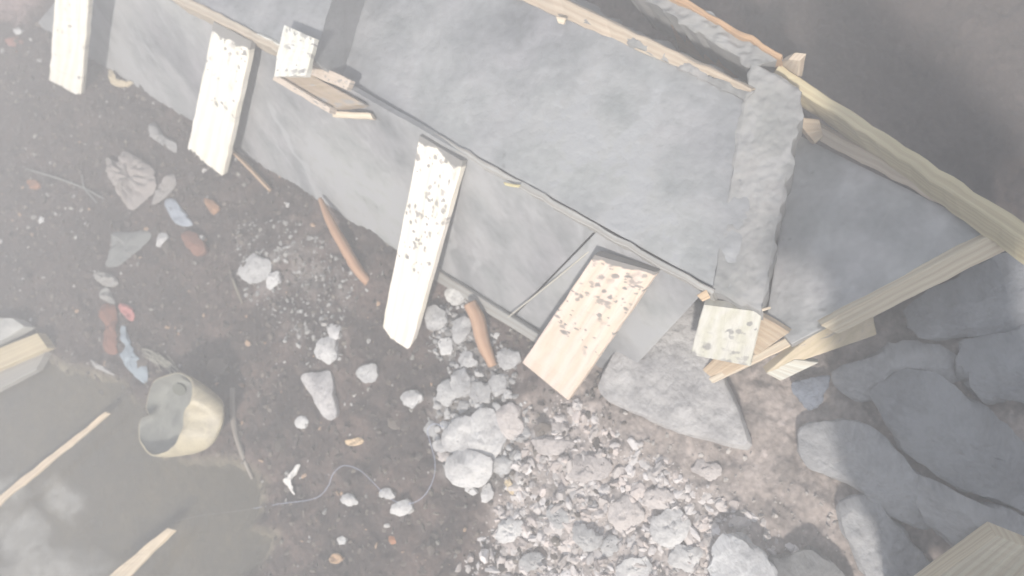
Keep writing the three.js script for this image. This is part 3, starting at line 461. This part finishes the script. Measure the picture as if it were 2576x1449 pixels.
scrap('wood_chip', [[868, 1108], [885, 1104], [905, 1100], [918, 1108], [912, 1116], [890, 1122], [872, 1118]], wood(0.7, 0.52, 0.33), 'bright tan wood chip alone on the dark soil', 'chip', { amp: 0.004, t: 0.006, sd: 19 });
scrap('wood_chip', [[836, 1395], [850, 1392], [860, 1405], [848, 1418], [834, 1408]], wood(0.5, 0.33, 0.2), 'orange wood chip near the bottom edge', 'chip', { amp: 0.004, t: 0.006, sd: 20 });
scrap('wood_chip', [[1270, 1205], [1285, 1200], [1300, 1235], [1292, 1245], [1278, 1225]], wood(0.55, 0.45, 0.3), 'small yellowish splinter right of the white lumps', 'chip', { amp: 0.004, t: 0.005, sd: 21 });
scrap('wood_chip', [[275, 182], [292, 175], [300, 205], [345, 212], [312, 222], [288, 215]], wood(0.55, 0.47, 0.33), 'cream broken board corner at the panel foot between the first two stakes', 'board', { amp: 0.01, t: 0.02, sd: 22 });

// ---------------------------------------------------------------- stones
const sWhite = stone(0.52, 0.51, 0.5), sGrey = stone(0.4, 0.395, 0.39), sDust = stone(0.46, 0.42, 0.4), sBlue = stone(0.31, 0.31, 0.315), sBlueD = stone(0.22, 0.226, 0.238), sBright = stone(0.55, 0.55, 0.55), sBrick = stone(0.2, 0.095, 0.065), sOr = stone(0.34, 0.16, 0.085), sClod = stone(0.12, 0.095, 0.078);
let rk = 0;
function rock(name, pts, h, mat, label, o = {}) {
  const P0 = pts.map(p => at(p[0], p[1], h * 0.45)), cx = P0.reduce((a, p) => a + p.x, 0) / P0.length, cz = P0.reduce((a, p) => a + p.z, 0) / P0.length, g = groundH(cx, cz);
  return solid(name, rockGeo(P0, g, g + h, { sd: (rk += 3.7), rough: Math.min(0.02, h * 0.2), ...o }), mat, label, 'rock');
}
rock('stone_slab', [[1640, 760], [1700, 752], [1770, 770], [1800, 860], [1830, 960], [1870, 1050], [1894, 1132], [1800, 1115], [1690, 1080], [1575, 1030], [1512, 985], [1530, 925], [1590, 830]], 0.06, stone(0.38, 0.37, 0.365), 'large flat light-grey stone slab beside the widest stake', { n: 64, flat: 0.86, tilt: [0.02, -0.03], cuts: 2, rough: 0.007 });
rock('boulder', [[1790, 1400], [1815, 1350], [1860, 1345], [1905, 1375], [1945, 1420], [1965, 1500], [1800, 1520]], 0.14, sBright, 'bright white-grey boulder at the bottom edge beside the rubble');
rock('boulder', [[1928, 1405], [1985, 1396], [2035, 1376], [2070, 1392], [2120, 1440], [2150, 1500], [1980, 1520]], 0.1, stone(0.17, 0.17, 0.17), 'dark grey boulder right of the bright boulder at the bottom edge');
rock('boulder', [[2110, 1260], [2180, 1240], [2250, 1310], [2330, 1400], [2360, 1470], [2240, 1520], [2170, 1440], [2120, 1340]], 0.05, sBlue, 'low grey boulder left of the squared timber in the lower right', { flat: 0.86, cuts: 5 });
rock('boulder', [[2000, 1090], [2100, 1050], [2200, 1080], [2290, 1170], [2380, 1250], [2330, 1330], [2230, 1290], [2120, 1215], [2020, 1160]], 0.055, sBlue, 'bluish-grey boulder in the middle of the right rock pile', { n: 56, flat: 0.8 });
rock('boulder', [[2200, 960], [2310, 930], [2430, 1000], [2540, 1090], [2620, 1180], [2600, 1290], [2530, 1275], [2420, 1230], [2310, 1170], [2220, 1070]], 0.09, sBlueD, 'large dark bluish boulder at the right edge', { n: 64, flat: 0.84 });
rock('boulder', [[2410, 880], [2480, 848], [2600, 835], [2640, 930], [2600, 1010], [2500, 1012], [2440, 985]], 0.11, sBlueD, 'rounded dark boulder at the right edge below the wedge rock');
rock('boulder', [[2260, 790], [2400, 700], [2590, 630], [2650, 740], [2590, 825], [2440, 850], [2310, 850]], 0.09, sBlueD, 'dark wedge-shaped boulder under the end of the pale rail', { flat: 0.8 });
rock('boulder', [[2090, 950], [2190, 890], [2280, 860], [2390, 880], [2420, 950], [2300, 985], [2150, 1010]], 0.06, sBlue, 'grey-blue boulder below the thick beige board');
rock('boulder', [[2300, 1190], [2420, 1245], [2540, 1290], [2640, 1330], [2640, 1440], [2500, 1420], [2380, 1360], [2310, 1290]], 0.08, sBlue, 'bluish boulder above the timber in the lower right corner', { flat: 0.82 });
rock('boulder', [[1990, 970], [2040, 952], [2082, 948], [2068, 1000], [2040, 1032], [2010, 1005]], 0.06, stone(0.15, 0.17, 0.21), 'small dark blue-grey stone below the pale sawn board end');
rock('stone', [[757, 945], [795, 935], [830, 936], [840, 990], [846, 1050], [822, 1057], [788, 1002]], 0.035, stone(0.52, 0.5, 0.49), 'pale wedge-shaped stone alone on dark soil in the middle', { flat: 0.85 });
rock('brick_fragment', [[462, 592], [482, 583], [505, 598], [522, 632], [500, 645], [478, 625]], 0.03, sBrick, 'red-brown brick fragment right of the grey rag', { flat: 0.86 });
rock('brick_fragment', [[515, 500], [535, 505], [552, 525], [540, 540], [520, 520]], 0.02, stone(0.33, 0.18, 0.1), 'small orange-brown fragment near the second stake foot');
rock('brick_fragment', [[68, 455], [88, 452], [102, 468], [92, 476], [72, 472]], 0.02, sOr, 'orange fragment at the far left above the root');
rock('brick_fragment', [[975, 1352], [992, 1350], [998, 1364], [982, 1370]], 0.015, sOr, 'orange fragment near the bottom edge right of the wood chip');
rock('cement_lump', [[1122, 735], [1148, 716], [1168, 730], [1172, 752], [1150, 768], [1128, 758]], 0.03, stone(0.6, 0.59, 0.56), 'white knobbly lump at the panel foot beside the barked peg');
rock('brick_fragment', [[15, 100], [40, 96], [62, 106], [50, 116], [22, 114]], 0.015, stone(0.26, 0.12, 0.09), 'reddish flat fragment in the upper left corner of the soil');
rock('stone', [[36, 76], [52, 72], [60, 82], [46, 88]], 0.012, sWhite, 'small white pebble above the reddish fragment at the upper left');
const lumps = [
  [1180, 1175, 54, 48, 0.06, 'largest knobbly white cement lump in the middle of the rubble'], [1160, 1100, 42, 50, 0.05, 'white lump directly above the largest cement lump'],
  [1215, 1085, 48, 62, 0.04, 'flat-sided grey lump right of the white lump'], [1125, 985, 32, 30, 0.035, 'grey rounded lump at the top left of the cement cluster'],
  [1160, 968, 26, 36, 0.04, 'tall grey lump with a dark pit at the cluster top'], [1208, 985, 34, 26, 0.03, 'grey lump near the cluster top right of the pitted one'],
  [1250, 968, 26, 24, 0.03, 'light grey lump nearest the widest stake foot'], [1280, 1055, 34, 46, 0.04, 'light brownish-grey lump on the right of the cluster'],
  [1258, 1170, 30, 24, 0.03, 'small grey lump right of the largest cement lump'], [1035, 1003, 26, 22, 0.03, 'lone pale lump left of the cement cluster'],
  [1082, 1080, 18, 20, 0.02, 'small stone with the blue thread over it'], [1110, 1125, 20, 15, 0.02, 'small oblong stone left of the white lump'],
  [1112, 1150, 18, 16, 0.02, 'small brownish stone left of the largest lump'], [1012, 1280, 28, 20, 0.025, 'pale stone under the lower bend of the thread'],
  [975, 1240, 20, 14, 0.02, 'whitish stone touching the thread above the lower bend'], [875, 1258, 22, 16, 0.02, 'whitish stone below the thread near the torn paper'],
  [1224, 1243, 16, 22, 0.022, 'pale pointed stone below the small grey lump'], [755, 1062, 18, 14, 0.02, 'small pale stone below the wedge-shaped stone'],
  [855, 1360, 12, 11, 0.016, 'small white pebble near the bottom edge'], [1100, 800, 26, 30, 0.03, 'grey clod at the foot of the longest stake'],
  [1160, 830, 22, 40, 0.03, 'long grey clod left of the short barked peg'], [820, 878, 32, 34, 0.028, 'grey crumbly clod in the middle above the pale wedge stone'],
  [690, 703, 18, 24, 0.022, 'oblong pale stone below the reddish stick'], [645, 675, 38, 34, 0.022, 'flat pale patch of broken mortar left of the oblong stone'],
  [402, 600, 14, 20, 0.02, 'small pale stone right of the grey rag'], [545, 925, 30, 22, 0.035, 'brown rounded clod right of the straw tuft'],
  [1120, 870, 18, 22, 0.02, 'pale stone between the longest stake and the barked peg'], [845, 835, 16, 18, 0.018, 'small pale stone above the grey crumbly clod'],
  [1280, 905, 30, 24, 0.03, 'grey clod at the tip of the short barked peg'], [1175, 905, 24, 20, 0.024, 'grey stone left of the barked peg tip'],
  [505, 600, 11, 7, 0.012, 'tiny white stone on the brick fragment side'], [110, 556, 8, 9, 0.012, 'tiny bluish-white pebble at the far left'],
  [930, 940, 30, 22, 0.018, 'low pale crust between the longest stake and the wedge stone'], [1480, 1180, 60, 34, 0.04, 'broad dusty stone at the upper edge of the rubble'],
  [1395, 1120, 62, 22, 0.03, 'long dusty stone left of the broad one in the rubble'], [1580, 1290, 46, 40, 0.05, 'pinkish-grey stone in the middle of the rubble'],
  [1660, 1255, 40, 30, 0.045, 'light stone right of the pinkish-grey stone'], [1690, 1330, 44, 52, 0.05, 'tall light stone near the bright boulder'],
  [1290, 1330, 36, 30, 0.04, 'pale stone at the left edge of the rubble'], [1600, 1430, 50, 34, 0.05, 'bright stone at the bottom edge in the rubble'],
  [1340, 1410, 30, 22, 0.035, 'small light stone at the bottom left of the rubble'], [1480, 1350, 44, 26, 0.04, 'oblong light stone in the lower rubble'],
  [1730, 1400, 42, 30, 0.05, 'light stone just left of the bright boulder'], [1540, 1370, 26, 24, 0.035, 'small rounded stone between two light stones in the rubble'],
  [1410, 1300, 34, 24, 0.035, 'light stone right of the rubble left edge'], [1780, 1180, 40, 22, 0.03, 'dusty stone below the tip of the flat slab'],
];
lumps.forEach(([x, y, a, b, h, l], i) => { const m = l.includes('brown rounded') ? sClod : l.includes('brownish') ? sDust : l.includes('whit') || l.includes('bright') || l.includes('pale') ? (l.includes('crust') || l.includes('patch') ? sGrey : sWhite) : l.includes('pinkish') || l.includes('dusty') ? sDust : sGrey;
  rock(l.includes('clod') ? 'soil_clod' : l.includes('lump') ? 'cement_lump' : 'stone', oval(x, y, a, b, rr(-0.5, 0.5), 0, 9, 0.2).map(p => { const s = screen(p); return s; }), y > 1150 && x > 1270 ? h * 0.5 : h, m, l, { n: 30, rough: Math.min(0.012, h * 0.28), flat: 0.7 }); });
function screen(p) { const d = p.clone().sub(camera.position), w = d.dot(fwd); return [1288 + F * d.dot(camR) / w, 724.5 - F * d.dot(camU) / w]; }
// lower right timber
one('timber_beam', [[2300, 1490, 0.22], [2500, 1345, 0.26], [2640, 1400, 0.26], [2500, 1560, 0.22]], 0.09, wood(0.72, 0.64, 0.48), 'squared pale timber in the lower right corner', 'timber');

// ---------------------------------------------------------------- the one who takes the photograph, standing at the camera
function flesh(bones, res, mat, name, parent) {
  const lo = V(9, 9, 9), hi = V(-9, -9, -9); for (const [a, b, r, s] of bones) for (const p of [a, b]) { lo.min(p.clone().subScalar(Math.max(r, s) + 0.05)); hi.max(p.clone().addScalar(Math.max(r, s) + 0.05)); }
  const c = lo.clone().add(hi).multiplyScalar(0.5), half = Math.max(...hi.clone().sub(lo).toArray()) / 2, n = Math.ceil(half * 2 / res) + 4;
  const mc = new MarchingCubes(n, mat, false, false, 400000); mc.isolation = 0;
  const k = 0.035, ab = V(0, 0, 0), ap = V(0, 0, 0), p = V(0, 0, 0);
  for (let z = 0; z < n; z++) for (let y = 0; y < n; y++) for (let x = 0; x < n; x++) {
    p.set(x, y, z).multiplyScalar(2 / n).subScalar(1).multiplyScalar(half).add(c); let d = 9;
    for (const [a, b, r, s] of bones) { ab.copy(b).sub(a); ap.copy(p).sub(a); const t = clamp(ap.dot(ab) / Math.max(ab.lengthSq(), 1e-9)); const e = ap.addScaledVector(ab, -t).length() - lerp(r, s, t); const hh = clamp(0.5 + 0.5 * (d - e) / k); d = lerp(d, e, hh) - k * hh * (1 - hh); }
    mc.field[z * n * n + y * n + x] = -d;
  }
  mc.update(); const g = new THREE.BufferGeometry(), m = mc.count;
  g.setAttribute('position', new THREE.BufferAttribute(mc.positionArray.slice(0, m * 3).map((v, i) => v * half + c.getComponent(i % 3)), 3)); g.setAttribute('normal', new THREE.BufferAttribute(mc.normalArray.slice(0, m * 3), 3));
  return mesh(name, g, mat, parent);
}
{
  const t = thing('person', 'person standing at the lower right whose shadow falls across the right side', 'person', STAND);
  const f = sunDir.clone().setY(0).normalize().negate(), s = V(-f.z, 0, f.x), J = (a, y, b) => s.clone().multiplyScalar(a).addScaledVector(f, b).setY(y), skin = plain(0.16, 0.09, 0.06, 0.6), cloth = plain(0.07, 0.08, 0.11, 0.9);
  const B = [[J(0, 0.62, 0), J(0, 1.1, 0), 0.24, 0.18], [J(-0.1, 1.3, 0), J(0.1, 1.3, 0), 0.15, 0.15], [J(0, 1.02, 0), J(0, 1.38, 0), 0.15, 0.16], [J(-0.12, 1.46, 0), J(0.12, 1.46, 0), 0.1, 0.1], [J(-0.08, 1.0, 0), J(0.08, 1.0, 0), 0.14, 0.14]];
  for (const k of [-1, 1]) B.push([J(k * 0.1, 0.98, 0), J(k * 0.12, 0.58, 0.02), 0.1, 0.07], [J(k * 0.12, 0.58, 0.02), J(k * 0.13, 0.2, -0.01), 0.07, 0.05], [J(k * 0.13, 0.15, -0.03), J(k * 0.14, 0.13, 0.17), 0.05, 0.045], [J(k * 0.19, 1.46, 0), J(k * 0.27, 1.2, 0.08), 0.065, 0.05], [J(k * 0.27, 1.2, 0.08), J(k * 0.1, 1.36, 0.26), 0.05, 0.038]);
  flesh(B, 0.022, cloth, 'body', t);
  flesh([[J(0, 1.5, 0), J(0, 1.62, 0.01), 0.06, 0.055], [J(0, 1.7, 0), J(0, 1.78, 0), 0.078, 0.088], [J(0, 1.66, 0.05), J(0, 1.74, 0.04), 0.05, 0.06], [J(0, 1.7, 0.1), J(0, 1.72, 0.085), 0.014, 0.008], [J(-0.088, 1.7, 0), J(-0.09, 1.74, 0), 0.016, 0.018], [J(0.088, 1.7, 0), J(0.09, 1.74, 0), 0.016, 0.018]], 0.009, skin, 'head', t);
  flesh([[J(0, 1.79, -0.02), J(0, 1.82, -0.005), 0.11, 0.105]], 0.012, plain(0.015, 0.013, 0.012, 0.9), 'hair', t);
  for (const k of [-1, 1]) { const w = [J(k * 0.1, 1.36, 0.26), J(k * 0.06, 1.42, 0.31), 0.03, 0.034]; const fb = [w]; for (let i = 0; i < 4; i++) fb.push([J(k * (0.075 - i * 0.02), 1.43 + i * 0.002, 0.325), J(k * (0.06 - i * 0.02), 1.48 - i * 0.006, 0.345), 0.009, 0.008], [J(k * (0.06 - i * 0.02), 1.48 - i * 0.006, 0.345), J(k * (0.04 - i * 0.02), 1.485 - i * 0.006, 0.315), 0.008, 0.007]); fb.push([J(k * 0.09, 1.4, 0.3), J(k * 0.05, 1.45, 0.285), 0.011, 0.008]); flesh(fb, 0.007, skin, 'hand', t); }
}

// ---------------------------------------------------------------- uncountable bits: gravel and crumbs
function scatter(name, n, pick, size, cols, label, cat, sink = -0.15) {
  const base = new THREE.IcosahedronGeometry(1, 1), bp = base.attributes.position;
  for (let i = 0; i < bp.count; i++) { const p = V(bp.getX(i), bp.getY(i), bp.getZ(i)), f = 1 + 0.5 * n3(p.x * 1.4, p.y * 1.4, p.z * 1.4) + 0.2 * n3(p.x * 4, p.y * 4, p.z * 4); bp.setXYZ(i, p.x * f, p.y * f * 0.75, p.z * f); }
  base.computeVertexNormals();
  const im = new THREE.InstancedMesh(base, new THREE.MeshStandardMaterial({ roughness: 0.95 }), n), o = new THREE.Object3D(), c = new THREE.Color();
  im.castShadow = im.receiveShadow = true;
  for (let i = 0; i < n; i++) {
    const [x, z] = pick(), s = size();
    o.position.set(x, groundH(x, z) - s * sink, z); o.rotation.set(rr(0, 6), rr(0, 6), rr(0, 6)); o.scale.set(s * rr(0.7, 1.5), s * rr(0.6, 1), s * rr(0.7, 1.3)); o.updateMatrix(); im.setMatrixAt(i, o.matrix);
    const k = cols[Math.floor(rnd() * cols.length)], f = rr(0.75, 1.25); im.setColorAt(i, c.setRGB(k[0] * f, k[1] * f, k[2] * f));
  }
  im.name = numbered(name); im.userData.kind = 'stuff'; tag(im, label, cat); scene.add(im); return im;
}
function within(poly, soft = 0) { let x0 = 1e9, x1 = -1e9, z0 = 1e9, z1 = -1e9; for (const [x, z] of poly) { x0 = Math.min(x0, x); x1 = Math.max(x1, x); z0 = Math.min(z0, z); z1 = Math.max(z1, z); } return () => { for (let k = 0; k < 400; k++) { const x = rr(x0, x1), z = rr(z0, z1); if (inside(poly, x, z) > soft * rnd() ** 2 * -1) return [x, z]; } return [x0, z0]; }; }
const soilArea = polyOf([[-60, 100], [100, 60], [1280, 830], [1560, 960], [1560, 1200], [1300, 1500], [640, 1500], [690, 1340], [640, 1180], [350, 1040], [100, 905], [-60, 890]]);
const dustArea = polyOf([[1240, 1500], [1300, 1050], [1500, 1020], [1900, 1150], [2100, 1250], [2100, 1500]]);
scatter('gravel', 3600, within(rubblePoly, 0.25), () => 0.0025 + 0.02 * rnd() ** 4.5, [[0.46, 0.43, 0.415], [0.42, 0.385, 0.365], [0.5, 0.475, 0.465], [0.44, 0.39, 0.365]], 'loose pale gravel filling the rubble at the bottom', 'gravel', 0.35);
scatter('gravel', 160, within(lumpPoly, 0.05), () => 0.005 + 0.012 * rnd() ** 2, [[0.38, 0.375, 0.37], [0.3, 0.295, 0.29]], 'pale mortar bits round the white cement lumps', 'gravel');
scatter('soil_crumbs', 5200, within(soilArea, 0.05), () => 0.002 + 0.008 * rnd() ** 3, [[0.085, 0.07, 0.06], [0.11, 0.09, 0.074], [0.075, 0.064, 0.055], [0.14, 0.12, 0.1]], 'crumbs of dark soil', 'soil');
scatter('soil_clods', 420, within(soilArea, 0.03), () => 0.008 + 0.014 * rnd() ** 2.5, [[0.06, 0.05, 0.044], [0.09, 0.075, 0.064], [0.075, 0.06, 0.055]], 'dark clods pressed into the soil', 'soil', 0.25);
scatter('pebbles', 900, within(soilArea, 0.03), () => 0.0018 + 0.0085 * rnd() ** 4, [[0.3, 0.29, 0.275], [0.4, 0.385, 0.37], [0.22, 0.21, 0.19], [0.32, 0.22, 0.15]], 'small pale bits scattered over the dark soil', 'pebbles');
scatter('mortar_crumbs', 520, within(lime1, 0.02), () => 0.002 + 0.007 * rnd() ** 3, [[0.3, 0.295, 0.285], [0.24, 0.235, 0.225]], 'pale mortar crumbs on the dark soil in the middle', 'mortar');
scatter('mortar_crumbs', 420, within(lime2, 0.03), () => 0.002 + 0.009 * rnd() ** 3, [[0.34, 0.335, 0.33], [0.26, 0.255, 0.25]], 'pale mortar crumbs round the barked peg', 'mortar');
scatter('pebbles', 700, within(dustArea, 0.06), () => 0.002 + 0.006 * rnd() ** 3, [[0.36, 0.335, 0.31], [0.28, 0.255, 0.235]], 'small dusty bits on the pale ground', 'pebbles');

camera.focus = 1.55; camera.userData.fStop = 2.4;
renderer.render(scene, camera);
